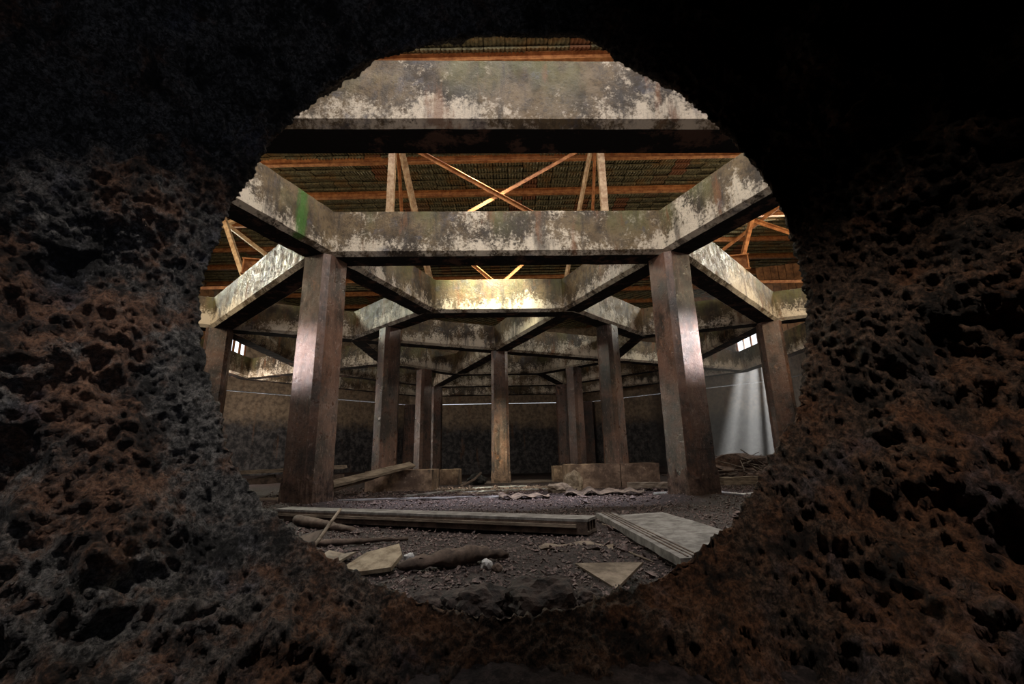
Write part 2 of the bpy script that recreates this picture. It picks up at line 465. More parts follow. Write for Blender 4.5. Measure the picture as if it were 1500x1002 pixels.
# loose rust flakes lying on the floor, far too many to count
N = 30000
gy = 1.9 + 9.5 * rng.random(N) ** 1.9
gx = (rng.random(N) * 2 - 1) * (0.9 + 0.42 * gy)
sz = (0.005 + 0.013 * rng.random(N) ** 3) * (0.8 + 0.14 * gy)
sz *= np.where(rng.random(N) < 0.02, 2.2, 1)
gz = ground(gx, gy)
tmpl = np.array([(1, 0, 0), (-1, 0, 0), (0, 1, 0), (0, -1, 0), (0, 0, 0.55), (0, 0, -0.55)], float)
tf = np.array([(0, 2, 4), (2, 1, 4), (1, 3, 4), (3, 0, 4), (2, 0, 5), (1, 2, 5), (3, 1, 5), (0, 3, 5)])
ang = rng.random(N) * 6.283; tilt = rng.normal(size=N) * 0.5
v = tmpl[None] * (0.6 + 0.8 * rng.random((N, 6, 1))) * sz[:, None, None]
v[:, :, 1] *= 0.7
ct, st_ = np.cos(tilt)[:, None], np.sin(tilt)[:, None]
v[:, :, 0], v[:, :, 2] = v[:, :, 0] * ct - v[:, :, 2] * st_, v[:, :, 0] * st_ + v[:, :, 2] * ct
ca, sa = np.cos(ang)[:, None], np.sin(ang)[:, None]
v[:, :, 0], v[:, :, 1] = v[:, :, 0] * ca - v[:, :, 1] * sa, v[:, :, 0] * sa + v[:, :, 1] * ca
v += np.stack([gx, gy, gz + sz * 0.3], 1)[:, None, :]
tag(link('rust_gravel', v.reshape(-1, 3), (tf[None] + (np.arange(N) * 6)[:, None, None]).reshape(-1, 3), GRAVEL, floor), kind='stuff')


# ------------------------------------------------------------------ tank wall (octagon with a slit under the upper panels)
def wall_side(k, name, label, windows=(), gap=None, skip=None):
    """one side of the octagon; u runs along the side, windows = (u0, u1, z0, z1)"""
    a = PHI + k * math.pi / 4
    n = np.array([math.sin(a), -math.cos(a), 0]); t = np.array([math.cos(a), math.sin(a), 0])
    c = np.array([CX, CY, 0]) + n * (RW + 0.15)
    half = (RW + 0.15) * math.tan(math.pi / 8) + 0.05
    root = thing(name, label, None, (0, 0, 0), kind='structure')

    def piece(mb, u0, u1, z0, z1, th=0.15):
        mb.box(c + t * (u0 + u1) / 2 + np.array([0, 0, (z0 + z1) / 2]), ((u1 - u0) / 2, th, (z1 - z0) / 2), (t, n, (0, 0, 1)))

    lower = MB()
    if skip:
        piece(lower, -half, skip[0], -0.8, SLIT); piece(lower, skip[1], half, -0.8, SLIT)
    else:
        piece(lower, -half, half, -0.8, SLIT)
    lower.build('lower_panel', WALL, root)
    zt = ROOF + 0.11
    upper = MB()
    z0 = SLIT + 0.042
    cuts = sorted(windows)
    u = -half
    for (u0, u1, w0, w1) in cuts:
        piece(upper, u, u0, z0, zt)
        piece(upper, u0, u1, z0, w0); piece(upper, u0, u1, w1, zt)
        u = u1
    if skip:
        piece(upper, u, half, 2.6, zt)
    else:
        piece(upper, u, half, z0, zt)
    upper.build('upper_panel', WALL, root)
    for (u0, u1, w0, w1) in cuts:
        fr = MB()
        for q in (u0 + 0.02, u1 - 0.02):
            piece(fr, q - 0.025, q + 0.025, w0, w1, 0.05)
        for q in (w0 + 0.02, w1 - 0.02):
            piece(fr, u0, u1, q - 0.025, q + 0.025, 0.05)
        fr.build('window_frame', RUST, root)
        for q in np.linspace(u0, u1, 6)[1:-1]:
            b = MB(); piece(b, q - 0.05, q + 0.01 + 0.03 * rng.random(), w0, w1, 0.03); b.build('streak_bar', RUST, root)  # bars added to break the light shaft into streaks
    return root


H = (RW + 0.15) * math.tan(math.pi / 8)
wall_side(4, 'wall_far', 'far tank wall facing the hole, sooty black below a tan band')
wall_side(3, 'wall_far_right', 'tank wall right of the far wall, with the sunlit window', [(-4.45, -3.0, 4.7, 6.15)])
wall_side(-3, 'wall_far_left', 'tank wall left of the far wall, with a small bright window', [(3.30, 4.45, 4.7, 6.0)])
wall_side(2, 'wall_right', 'right tank wall next to the sunlit corner', [(3.2, 4.3, 4.75, 5.9)])
wall_side(-2, 'wall_left', 'left tank wall next to the bright corner', [(-4.3, -3.2, 4.75, 5.9)])
wall_side(1, 'wall_near_right', 'tank wall to the right of the hole')
wall_side(-1, 'wall_near_left', 'tank wall to the left of the hole')
wall_side(0, 'wall_near', 'tank wall pierced by the hole the picture is taken through', skip=(-1.7, 1.7))
for i, k in enumerate((-3.5, 3.5, -2.5, 2.5)):
    p = polar((RW - 0.1) / C8, k)
    a = PHI + k * math.pi / 4
    mb = MB()
    mb.box((p[0], p[1], 1.4), (0.28, 0.20, 2.05), ((math.cos(a), math.sin(a), 0), (math.sin(a), -math.cos(a), 0), (0, 0, 1)))
    tag(mb.build('trim_%d' % (i + 1), COLM), ('brown pier in the far left wall corner', 'brown pier in the far right wall corner',
        'brown pier in the left wall corner', 'brown pier in the right wall corner')[i], kind='structure')

# ------------------------------------------------------------------ concrete frame
PROF = [(-BW / 2, BT - 0.015), (-BW / 2, BB + 0.06), (-BU / 2, BB), (BU / 2, BB), (BW / 2, BB + 0.06), (BW / 2, BT - 0.015), (BW / 2 - 0.015, BT), (-BW / 2 + 0.015, BT)]


def beam_mesh(name, endfn0, endfn1, label, cat, dz=0.0, nseg=30):
    """sweep the chamfered section between two end functions u -> (x, y)"""
    v, f, m = [], [], []
    for i in range(nseg + 1):
        t = i / nseg
        for (u, z) in PROF:
            p = np.array(endfn0(u)) * (1 - t) + np.array(endfn1(u)) * t
            v.append((p[0], p[1], z + (dz if z > BB + 0.3 else -dz)))
    v = np.array(v)
    v += (perlin(v * 6.0)[:, None] * 0.016 + perlin(v * 17.0)[:, None] * 0.008) * np.array([0.7, 0.7, 1.0])
    np_ = len(PROF)
    for i in range(nseg):
        for q in range(np_):
            f.append((i * np_ + q, i * np_ + (q + 1) % np_, (i + 1) * np_ + (q + 1) % np_, (i + 1) * np_ + q))
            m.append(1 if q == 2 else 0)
    f.append(tuple(range(np_))); m.append(0)
    f.append(tuple(nseg * np_ + q for q in range(np_ - 1, -1, -1))); m.append(0)
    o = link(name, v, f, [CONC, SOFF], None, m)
    return tag(o, label, cat, kind='thing')


def ring_beam(R, k, label):
    return beam_mesh('ring_beam', lambda u: polar((R + u) / C8, k - 0.5), lambda u: polar((R + u) / C8, k + 0.5), label, 'beam')


def radial_beam(Ra, Rb, k, label):
    a = PHI + k * math.pi / 4
    t = np.array([math.cos(a), math.sin(a)])
    return beam_mesh('radial_beam', lambda u: polar(Ra, k) + t * u, lambda u: polar(Rb, k) + t * u, label, 'beam', -0.006)


ring_beam(R3, 0, 'broad whitewashed concrete beam across the top, nearest to the hole')
ring_beam(R3, -2, 'concrete beam under the small bright window on the left')
ring_beam(R3, 2, 'concrete beam behind the right edge column, under the sunlit windows')
ring_beam(R3, -3, 'far concrete beam left, close before the far left wall')
ring_beam(R3, 3, 'far concrete beam right, close before the far right wall')
ring_beam(R3, 4, 'farthest cross beam, lowest of the stacked beams at centre')
ring_beam(R2, 0, 'concrete cross beam joining the heads of the two big front columns')
ring_beam(R2, -1, 'pale concrete beam from left front column back to the left edge column')
ring_beam(R2, 1, 'pale sunlit concrete beam from right front column back to the right edge column')
ring_beam(R2, -2, 'concrete beam running back from the left edge column')
ring_beam(R2, 2, 'concrete beam running back from the right edge column')
ring_beam(R2, -3, 'second ring beam at the far left, behind left front column')
ring_beam(R2, 3, 'second ring beam at the far right, behind right front column')
ring_beam(R2, 4, 'second farthest cross beam behind the centre column')
ring_beam(R1, 0, 'brightly lit short cross beam in front of the centre column')
ring_beam(R1, -1, 'reddish lit beam on top of the left plinth column')
ring_beam(R1, 1, 'mottled beam on top of the right plinth column')
ring_beam(R1, -2, 'inner ring beam left of the left plinth column')
ring_beam(R1, 2, 'inner ring beam right of the right plinth column')
ring_beam(R1, -3, 'inner ring beam behind the left plinth column')
ring_beam(R1, 3, 'inner ring beam behind the right plinth column')
ring_beam(R1, 4, 'third cross beam from the back, close behind the centre column')
ri = (R1 + BW / 2) / C8 - 0.12, (R2 - BW / 2) / C8 + 0.10
ro = (R2 + BW / 2) / C8 - 0.12, (R3 - BW / 2) / C8 + 0.10
radial_beam(*ri, -0.5, 'concrete beam from left front column to the left end of the bright short beam')
radial_beam(*ri, 0.5, 'concrete beam from right front column to the right end of the bright short beam')
radial_beam(*ri, -1.5, 'concrete beam from left edge column inward, behind left front column')
radial_beam(*ri, 1.5, 'concrete beam from right edge column inward, behind right front column')
radial_beam(*ri, -2.5, 'dark spoke beam far left, between inner ring and second ring')
radial_beam(*ri, 2.5, 'dark spoke beam far right, between inner ring and second ring')
radial_beam(*ri, -3.5, 'dark spoke beam behind the centre, left of it')
radial_beam(*ri, 3.5, 'dark spoke beam behind the centre, right of it')
radial_beam(*ro, -0.5, 'mossy concrete beam with green stain from left front column towards the hole')
radial_beam(*ro, 0.5, 'shiny brown concrete beam from right front column towards the hole')
radial_beam(*ro, -1.5, 'short piece of beam leaving the left edge column to the left')
radial_beam(*ro, 1.5, 'short piece of beam leaving the right edge column to the right')
radial_beam(*ro, -2.5, 'outermost spoke beam below the small bright window on the left')
radial_beam(*ro, 2.5, 'outermost spoke beam below the sunlit window')
rc = (R1 - BW / 2) / C8 + 0.10
radial_beam(0.12, rc, 0.5, 'sloping looking beam from the centre column to the bright short beam')
radial_beam(0.12, rc, -1.5, 'bluish streaked beam from the centre column to the left')
radial_beam(0.12, rc, 2.5, 'streaked beam from the centre column to the right')
radial_beam(0.12, rc, -3.5, 'dark beam from the centre column away to the back left')


def column(R, k, label, size=0.50, base=True, foot=None):
    p = polar(R, k)
    a = PHI + k * math.pi / 4
    ax = np.array([[math.cos(a), math.sin(a)], [math.sin(a), -math.cos(a)]])
    g = G(*p) - 0.15 if foot is None else foot
    root = thing('concrete_column', label, 'column', (p[0], p[1], g), kind='thing')
    h = size / 2; c = 0.075
    sec = [(h, h - c), (h - c, h), (-h + c, h), (-h, h - c), (-h, -h + c), (-h + c, -h), (h - c, -h), (h, -h + c)]
    zs = np.linspace(0, BB + 0.004 - g, 36)
    v, f = [], []
    for z in zs:
        s = 1.0 + 0.07 * (1 - z / zs[-1])
        for (x, y) in sec:
            q = ax.T @ np.array([x * s, y * s])
            v.append((q[0], q[1], z))
    v = np.array(v)
    wp = v + np.array([p[0], p[1], g])
    v[:, :2] += (perlin(wp * 3)[:, None] * 0.005 + perlin(wp * 15)[:, None] * 0.004) * np.sign(v[:, :2])
    n = 8
    for i in range(len(zs) - 1):
        for q in range(n):
            f.append((i * n + q, (i + 1) * n + q, (i + 1) * n + (q + 1) % n, i * n + (q + 1) % n))
    f.append(tuple(range(n))); f.append(tuple((len(zs) - 1) * n + q for q in range(n - 1, -1, -1)))
    link('shaft', v, f, COLM, root)
    if base:                                   # eroded skirt of rust and concrete round the foot
        v, f = [], []
        per = []
        m = 12
        for q in range(n):
            a0, a1 = np.array(sec[q]), np.array(sec[(q + 1) % n])
            L = m if q % 2 == 1 else 3
            for t in np.arange(L) / L:
                per.append(a0 * (1 - t) + a1 * t)
        per = np.array(per); m = len(per)
        top = 0.42 + 0.10 * perlin(np.stack([per[:, 0] * 7, per[:, 1] * 7, np.full(m, p[0])], 1)) + 0.05 * rng.normal(size=m)
        for j, (fr, s) in enumerate(((0, 1.15), (0.5, 1.12), (0.9, 1.10), (1.0, 1.055))):
            for q in range(m):
                s2 = s + 0.02 * rng.normal() * (j < 3)
                d = ax.T @ (per[q] * s2)
                v.append((d[0], d[1], fr * top[q]))
        for j in range(3):
            for q in range(m):
                f.append((j * m + q, (j + 1) * m + q, (j + 1) * m + (q + 1) % m, j * m + (q + 1) % m))
        tag(link('foot_crust', v, f, BASE, root), 'crumbling flared foot of the column')
    return root


PL = 0.43
column(R2 / C8, -0.5, 'big chamfered brown concrete column, front left')
column(R2 / C8, 0.5, 'big chamfered brown concrete column, front right')
column(R2 / C8, -1.5, 'brown concrete column partly hidden by the left edge of the hole')
column(R2 / C8, 1.5, 'brown concrete column partly hidden by the right edge of the hole')
column(0, 0, 'concrete column in the middle, under the crossing of four beams', 0.47)
column(R1, -1, 'brown concrete column standing on the left concrete plinth', 0.42, False, PL - 0.02)
column(R1, 1, 'brown concrete column standing on the right concrete plinth', 0.42, False, PL - 0.02)
column(R1, -3, 'narrow dark column behind the left plinth column', 0.44, False)
column(R1, 3, 'narrow dark column behind the right plinth column', 0.44, False)
column(R2 / C8, -3.5, 'farthest dark column left of the centre column', 0.46, False)
column(R2 / C8, 3.5, 'farthest dark column right of the centre column', 0.46, False)


def plinth(x0, x1, yf, depth, h, label, joint=None, rot=0.0):
    root = thing('concrete_plinth', label, 'plinth', ((x0 + x1) / 2, yf + depth / 2, 0), kind='thing')
    root.rotation_euler.z = rot
    hw = (x1 - x0) / 2
    cuts = [-hw, hw] if joint is None else [-hw, joint - (x0 + x1) / 2, hw]
    for a, b in zip(cuts[:-1], cuts[1:]):
        mb = MB()
        nu, nz = 26, 10
        v, f = [], []
        for i in range(nu + 1):
            for j in range(nz + 1):
                v.append((a + 0.008 + (b - a - 0.016) * i / nu, -depth / 2, -0.25 + (h + 0.25) * j / nz))
        v = np.array(v)
        v[:, 1] += 0.03 * fbm(np.stack([v[:, 0] * 4, v[:, 2] * 6, v[:, 1] + x0], 1), 3)
        v[:, 2] += (v[:, 2] > h - 0.01) * 0.02 * perlin(np.stack([v[:, 0] * 6, v[:, 2] * 0, v[:, 1] * 0 + x0], 1))
        for i in range(nu):
            for j in range(nz):
                q = i * (nz + 1) + j
                f.append((q, q + nz + 1, q + nz + 2, q + 1))
        mb.add(v, f)
        bk = len(v)
        back = v.copy(); back[:, 1] = depth / 2
        top = [(i * (nz + 1) + nz) for i in range(nu + 1)]
        vb = [(v[q][0], depth / 2, v[q][2]) for q in top]
        mb.add([v[q] for q in top] + vb, [(i, i + 1, nu + 2 + i, nu + 1 + i) for i in range(nu)])
        for e, flip in ((0, 1), (nu, 0)):
            col_ = [e * (nz + 1) + j for j in range(nz + 1)]
            mb.add([v[q] for q in col_] + [(v[q][0], depth / 2, v[q][2]) for q in col_],
                   [((j, j + 1, nz + 2 + j, nz + 1 + j) if flip else (j, nz + 1 + j, nz + 2 + j, j + 1)) for j in range(nz)])
        mb.build('block', PLIN, root)
    return root


plinth(-3.12, -1.72, 10.0, 0.95, PL, 'cracked concrete plinth under the left inner column')
plinth(1.10, 3.02, 10.0, 1.1, 0.47, 'long two-block concrete plinth under the right inner column', 2.20)
plinth(-1.95, -1.45, 12.4, 0.8, 0.38, 'small dark plinth just right behind the left plinth')
plinth(1.02, 1.5, 12.6, 0.8, 0.40, 'small dark plinth just left behind the right plinth')

# ------------------------------------------------------------------ roof
ceiling = thing('ceiling', 'underside of the tiled roof on rusty purlins', None, (0, 0, 0), kind='structure')
mb = MB()
dk = [polar((RW + 0.35) / C8, i + 0.5) for i in range(8)]
mb.add([(q[0], q[1], ROOF + 0.10) for q in dk] + [(q[0], q[1], ROOF + 0.20) for q in dk],
       [tuple(range(8)), tuple(range(15, 7, -1))] + [(i, (i + 1) % 8, 8 + (i + 1) % 8, 8 + i) for i in range(8)])
mb.build('sky_shield', SHELL, ceiling)  # unseen slab added above the tiles to keep sky light out
TWX, TDY = 0.37, 0.26
NR = 5


def tile_geo():
    n = NR * 2 + 1
    v, f = [], []
    for yy, zz in ((0.0, -0.07), (TDY + 0.05, 0.02)):
        for i in range(n):
            v.append((TWX * 0.97 * i / (n - 1), yy, zz + (0.0 if i % 2 else 0.022)))
    for i in range(n):
        v.append((TWX * 0.97 * i / (n - 1), 0.012, 0.0))
    for i in range(n - 1):
        f.append((i, n + i, n + i + 1, i + 1)); f.append((i, i + 1, 2 * n + i + 1, 2 * n + i))
    return np.array(v), f


tv, tfc = tile_geo()
tmesh = bpy.data.meshes.new('roof_tile'); tmesh.from_pydata([tuple(q) for q in tv], [], tfc); tmesh.materials.append(TILE)
spots = []
for iy in range(int((5.6) / TDY), int(18.2 / TDY)):
    for ix in range(-32, 32):
        spots.append((ix * TWX + (0.5 * TWX if iy % 2 else 0) * 0 + CX, iy * TDY, 0.0))
# rear slopes of the polygonal roof, courses turned by 45 degrees
for sgn in (-1, 1):
    for iy in range(int(6.0 / TDY), int(14 / TDY)):
        for ix in range(-24, 24):
            a = sgn * math.pi / 4
            u, w = ix * TWX, iy * TDY
            x, y = CX + u * math.cos(a) + w * math.sin(a) * 1.0, CY - 4.2 - u * math.sin(a) * -1 + w * math.cos(a)
            x, y = CX + u * math.cos(-a) - w * math.sin(-a), CY - 2 + u * math.sin(-a) + w * math.cos(-a)
            if 18.25 < y < 24.6 and (x - CX) * sgn > -0.2:
                spots.append((x, y, -a))


def in_view(x, y):
    d = np.array([x, y, ROOF - EYE])
    c_ = np.array([d @ cx_, d @ cy_, d @ cz_])
    px, py = 750 + FPX * c_[0] / c_[2], 501 + FPX * c_[1] / c_[2]
    vis = 270 < px < 1200 and 40 < py < 500
    hid = 95 < py < 215
    return vis and not hid


vis = sorted([s for s in spots if in_view(s[0], s[1])], key=lambda s: math.hypot(s[0], s[1]))
single = set(vis[:300])
for s in vis[:300]:
    o = bpy.data.objects.new('roof_tile', tmesh); COL.objects.link(o)
    o.location = (s[0], s[1], ROOF + 0.02 + 0.006 * rng.normal()); o.rotation_euler = (0.02 * rng.normal(), 0.012 * rng.normal(), s[2] + 0.012 * rng.normal())
    o.parent = ceiling
rest = [s for s in spots if s not in single]
if rest:
    A = np.array(rest); n = len(A)
    c_, s_ = np.cos(A[:, 2])[:, None], np.sin(A[:, 2])[:, None]
    vx = tv[None, :, 0] * c_ - tv[None, :, 1] * s_ + A[:, 0:1]
    vy = tv[None, :, 0] * s_ + tv[None, :, 1] * c_ + A[:, 1:2]
    vz = np.repeat(tv[None, :, 2], n, 0) + ROOF + 0.02 + 0.006 * rng.normal(size=(n, 1))
    fa = np.array(tfc)[None] + (np.arange(n) * len(tv))[:, None, None]
    tag(link('distant_roof_tiles', np.stack([vx, vy, vz], 2).reshape(-1, 3), fa.reshape(-1, 4), TILE, ceiling), kind='stuff')

for i, y in enumerate((6.68, 8.08, 9.48, 10.9, 12.3, 13.9, 15.3, 16.8, 18.3, 19.9, 21.5)):
    mb = MB()
    half = min(11.5, math.sqrt(max(1, 12.0 ** 2 - (y - CY) ** 2)))
    z = ROOF - 0.10
    mb.box((CX, y, z + 0.02), (half, 0.012, 0.08))
    mb.box((CX, y - 0.045, z - 0.065), (half, 0.045, 0.010))
    mb.box((CX, y - 0.045, z + 0.085), (half, 0.045, 0.010))
    mb.build('purlin', RUST, ceiling)

# lattice truss between the front columns and the bright short beam
ROOFU = ROOF - 0.17


def truss_piece(parent, name, a, b, w, mat, kind='bar'):
    mb = MB()
    (mb.angle if kind == 'angle' else mb.bar)(a, b, w, 0.014 if kind == 'angle' else w)
    return mb.build(name, mat, parent)


pa, pb, pc, pd = polar(R2 / C8, -0.5), polar(R2 / C8, 0.5), polar(R1 / C8, -0.5), polar(R1 / C8, 0.5)
fl, fr = pa * 0.5 + pc * 0.5, pb * 0.5 + pd * 0.5
tr = thing('roof_truss', 'rusty steel truss with crossed braces standing above the front cross beam', 'truss', (0, (fl[1] + fr[1]) / 2, BT), kind='thing')
tr.location = (0, 0, 0)
top_l, top_r = np.array([fl[0], fl[1], ROOFU]), np.array([fr[0], fr[1], ROOFU])
bot_l, bot_r = np.array([fl[0], fl[1], BT]), np.array([fr[0], fr[1], BT])
truss_piece(tr, 'post', bot_l, top_l, 0.13, PALE)
truss_piece(tr, 'post', bot_r, top_r, 0.13, PALE)
truss_piece(tr, 'strut', np.array([pc[0] + 0.05, pc[1] - 0.1, BT]), top_l + [0.10, 0, -0.3], 0.10, PALE, 'angle')
truss_piece(tr, 'strut', np.array([pd[0] - 0.05, pd[1] - 0.1, BT]), top_r + [-0.10, 0, -0.3], 0.10, PALE, 'angle')
l2, r2 = polar(R1, -0.8), polar(R1, 0.8)
truss_piece(tr, 'strut', np.array([l2[0], l2[1], BT]), top_l + [0.06, 0.05, -0.3], 0.065, RUST, 'angle')
truss_piece(tr, 'strut', np.array([r2[0], r2[1], BT]), top_r + [-0.06, 0.05, -0.3], 0.065, RUST, 'angle')
truss_piece(tr, 'brace', bot_l + [0, 0.03, 0.02], top_r + [0, 0.03, -0.40], 0.075, RUST, 'angle')
truss_piece(tr, 'brace', bot_r + [0, -0.05, 0.02], top_l + [0, -0.05, -0.40], 0.075, RUST, 'angle')
mid = (pc + pd) / 2
for dx in (-1, 1):
    truss_piece(tr, 'brace', np.array([mid[0] + 0.03 * dx, mid[1], BT]), np.array([mid[0] + 1.9 * dx, mid[1] - 0.05, BT + 1.7]), 0.07, RUST, 'angle')


def side_brace(label, base, pieces):
    r = thing('roof_brace', label, 'brace', (0, 0, 0), kind='thing')
    for (nm, a, b, w, mt) in pieces:
        truss_piece(r, nm, np.array(a, float), np.array(b, float), w, mt, 'angle' if mt is RUST else 'bar')
    return r


exec_sides = True
def lerp2(p, q, t): return p * (1 - t) + q * t
ga, gb = polar(R2 / C8, -1.5), polar(R2 / C8, 1.5)
ml, mr = lerp2(pa, ga, 0.72), lerp2(pb, gb, 0.74)
side_brace('crossed rusty struts rising from the left pale beam to the roof', ml, [
    ('strut', (ml[0], ml[1], BT), (ml[0] - 1.35, ml[1] + 0.1, ROOFU), 0.09, PALE),
    ('strut', (ml[0] - 2.6, ml[1] + 0.9, BT + 1.35), (ml[0] + 0.35, ml[1] + 0.2, BT + 2.0), 0.08, PALE),
    ('strut', (ml[0] - 0.25, ml[1] + 2.2, BT + 1.2), (ml[0] - 2.2, ml[1] + 1.2, ROOFU - 0.3), 0.09, PALE),
    ('rail', (ml[0] - 3.2, ml[1] + 2.5, BT + 0.95), (ml[0] + 1.2, ml[1] + 2.5, BT + 0.95), 0.10, RUST)])
side_brace('crossed rusty struts rising from the right pale beam to the roof', mr, [
    ('strut', (mr[0] - 0.2, mr[1] + 0.05, BT), (mr[0] + 0.95, mr[1] + 0.15, ROOFU), 0.09, RUST),
    ('strut', (mr[0] + 2.9, mr[1] + 1.0, BT + 1.25), (mr[0] - 0.4, mr[1] + 0.2, BT + 2.0), 0.08, RUST),
    ('strut', (mr[0] + 0.2, mr[1] + 1.9, BT + 1.4), (mr[0] + 2.4, mr[1] + 0.8, ROOFU - 0.1), 0.09, RUST),
    ('rail', (mr[0] - 1.2, mr[1] + 2.5, BT + 0.95), (mr[0] + 3.2, mr[1] + 2.5, BT + 0.95), 0.10, RUST)])


def i_beam(label, c, d, L, s=0.30):
    c = np.array(c, float); d = np.array([d[0], d[1], 0], float); d /= np.linalg.norm(d)
    t = np.array([-d[1], d[0], 0])
    mb = MB()
    mb.box(c, (L / 2, 0.012, s / 2), (d, t, (0, 0, 1)))
    for z in (-1, 1):
        mb.box(c + [0, 0, z * s / 2], (L / 2, s * 0.30, 0.012), (d, t, (0, 0, 1)))
    mb.box(c + d * (L / 2 - 0.03) * -1, (0.012, s * 0.28, s / 2 - 0.02), (d, t, (0, 0, 1)))
    return tag(mb.build('steel_beam', RUST), label, 'steel beam', kind='thing')


il, ir = lerp2(pa, ga, 0.60), lerp2(pb, gb, 0.60)
i_beam('stub of a rusty flanged steel beam lying on the left pale beam', (il[0] + 0.35, il[1] + 0.1, BT + 0.175), (1, 0.25), 1.3, 0.32)
i_beam('stub of a rusty flanged steel beam lying on the right pale beam', (ir[0] - 0.30, ir[1] + 0.1, BT + 0.175), (-1, 0.25), 1.3, 0.32)


def boarded(label, c, w, h, ax, n):
    r = thing('boarded_shaft', label, 'boarding', (0, 0, 0), kind='thing')
    ax = np.array([ax[0], ax[1], 0], float); ax /= np.linalg.norm(ax); t = np.array([-ax[1], ax[0], 0])
    for i in range(n):
        mb = MB()
        u = -w / 2 + w * (i + 0.5) / n
        mb.box(np.array(c) + ax * u + t * 0.01 * rng.normal() + np.array([0, 0, h / 2]), (w / n / 2 - 0.008, 0.02, h / 2 - 0.04 * rng.random()), (ax, t, (0, 0, 1)))
        mb.build('board', BOARD, r)
    for z in (0.25, 0.75):
        mb = MB(); mb.box(np.array(c) - t * 0.05 + np.array([0, 0, h * z]), (w / 2, 0.03, 0.05), (ax, t, (0, 0, 1))); mb.build('batten', BOARD, r)
    return r


boarded('tall brown boarded partition standing behind the right beams', (9.15, 14.2, BT + 0.01), 2.0, 2.3, (1, -0.25), 9)
boarded('brown boarded partition standing behind the left beams', (-9.60, 13.2, BT + 0.01), 1.6, 1.7, (0.03, 1), 6)

# ------------------------------------------------------------------ rusty rock crust of the hole
OUT = [(550, 85), (600, 68), (650, 54), (700, 50), (750, 48), (800, 49), (845, 50), (875, 62), (905, 84), (940, 102), (980, 122), (1010, 146),
       (1040, 173), (1070, 201), (1100, 238), (1125, 272), (1142, 305), (1156, 340), (1169, 372), (1179, 405), (1185, 440), (1186, 480), (1183, 530),
       (1173, 580), (1158, 615), (1138, 655), (1108, 705), (1086, 742), (1056, 775), (1028, 798), (1000, 820), (960, 846), (910, 866), (860, 884),
       (800, 897), (740, 902), (690, 898), (640, 886), (590, 870), (540, 852), (500, 828), (470, 808), (440, 788), (410, 762), (385, 736), (365, 706),
       (346, 678), (336, 650), (325, 620), (316, 590), (301, 545), (293, 500), (290, 450), (291, 420), (302, 385), (315, 350), (325, 320), (340, 287),
       (365, 252), (385, 222), (410, 187), (450, 152), (490, 119), (520, 99)]
YR, HX, HZ = 1.36, -0.02, 1.17
th, rr = [], []
for (px, py) in OUT:
    d = cx_ * 0
    d = (px - 750) * cx_ + (py - 501) * cy_ + FPX * cz_
    q = d * (YR / d[1])
    th.append(math.atan2(q[2] + EYE - HZ, q[0] - HX)); rr.append(math.hypot(q[2] + EYE - HZ, q[0] - HX))
th, rr = np.array(th), np.array(rr)
o_ = np.argsort(th); th, rr = th[o_], rr[o_]
NT_ = 1300
prof_y = np.array([-3.0, -1.6, -0.6, 0.0, 0.30, 0.60, 0.85, 1.05, 1.20, 1.30, YR, 1.46, 1.58, 1.70, 1.72, 1.72])
prof_r = np.array([1.60, 1.45, 1.28, 1.14, 0.99, 0.76, 0.53, 0.335, 0.17, 0.06, 0.0, 0.10, 0.22, 0.36, 0.9, 1.6])
seg = np.concatenate([np.linspace(0, 5, 30)[:-1], np.linspace(5, 11, 170)[:-1], np.linspace(11, 15, 16)])
sy = np.interp(seg, np.arange(16), prof_y); sr = np.interp(seg, np.arange(16), prof_r)
ths = np.linspace(-math.pi, math.pi, NT_, endpoint=False)
Rr = np.interp(ths, np.concatenate([th - 2 * math.pi, th, th + 2 * math.pi]), np.tile(rr, 3))
TT, SS = np.meshgrid(ths, np.arange(len(seg)))
rad = Rr[None, :] + sr[:, None] * np.ones_like(Rr)[None]
PX = HX + rad * np.cos(TT); PZ = HZ + rad * np.sin(TT); PY = np.repeat(sy[:, None], NT_, 1)
P = np.stack([PX.ravel(), PY.ravel(), PZ.ravel()], 1)
dr = np.gradient(sr); dy = np.gradient(sy)
ln = np.hypot(dr, dy) + 1e-9
nr, nyv = -dy / ln, dr / ln                    # normal towards the axis of the hole
nr = np.where(np.isfinite(nr), nr, -1)
NRM = np.stack([(nr[:, None] * np.cos(TT)).ravel(), np.repeat(nyv[:, None], NT_, 1).ravel(), (nr[:, None] * np.sin(TT)).ravel()], 1)
amp = np.interp(sy, [-1, 0.9, 1.2, 1.36, 1.5, 1.72], [1.3, 1.05, 0.95, 0.12, 0.10, 0.5])
amp = np.repeat(amp[:, None], NT_, 1).ravel()
fa_ = np.repeat(np.interp(sy, [0, 1.2, 1.36, 1.5], [1, 0.9, 0.55, 0.4])[:, None], NT_, 1).ravel()
disp = 0.17 * fbm(P * 2.4, 3) * amp - 0.03 * amp + 0.075 * fbm(P * 4.6 + 40, 2) * amp
rg = fbm(P * 7.0 + 5, 4, 0.6, True)
disp += 0.040 * rg * amp
disp += 0.046 * fbm(P * 13 + 60, 2, 0.5) * amp * (0.35 + 1.3 * np.clip(perlin(P * 3.1 + 7) * 1.6 + 0.5, 0, 1)) + 0.030 * fbm(P * 26 + 9, 2, 0.6, True) * fa_ + 0.018 * fbm(P * 55 + 3, 2, 0.7) * fa_
pit = perlin(P * 10 + 31) + 0.35 * perlin(P * 27 + 3); disp -= 0.10 * np.clip(pit - 0.33, 0, 1) * amp * (0.5 + 1.1 * np.clip(perlin(P * 2.1 + 77) * 2 + 0.4, 0, 1))
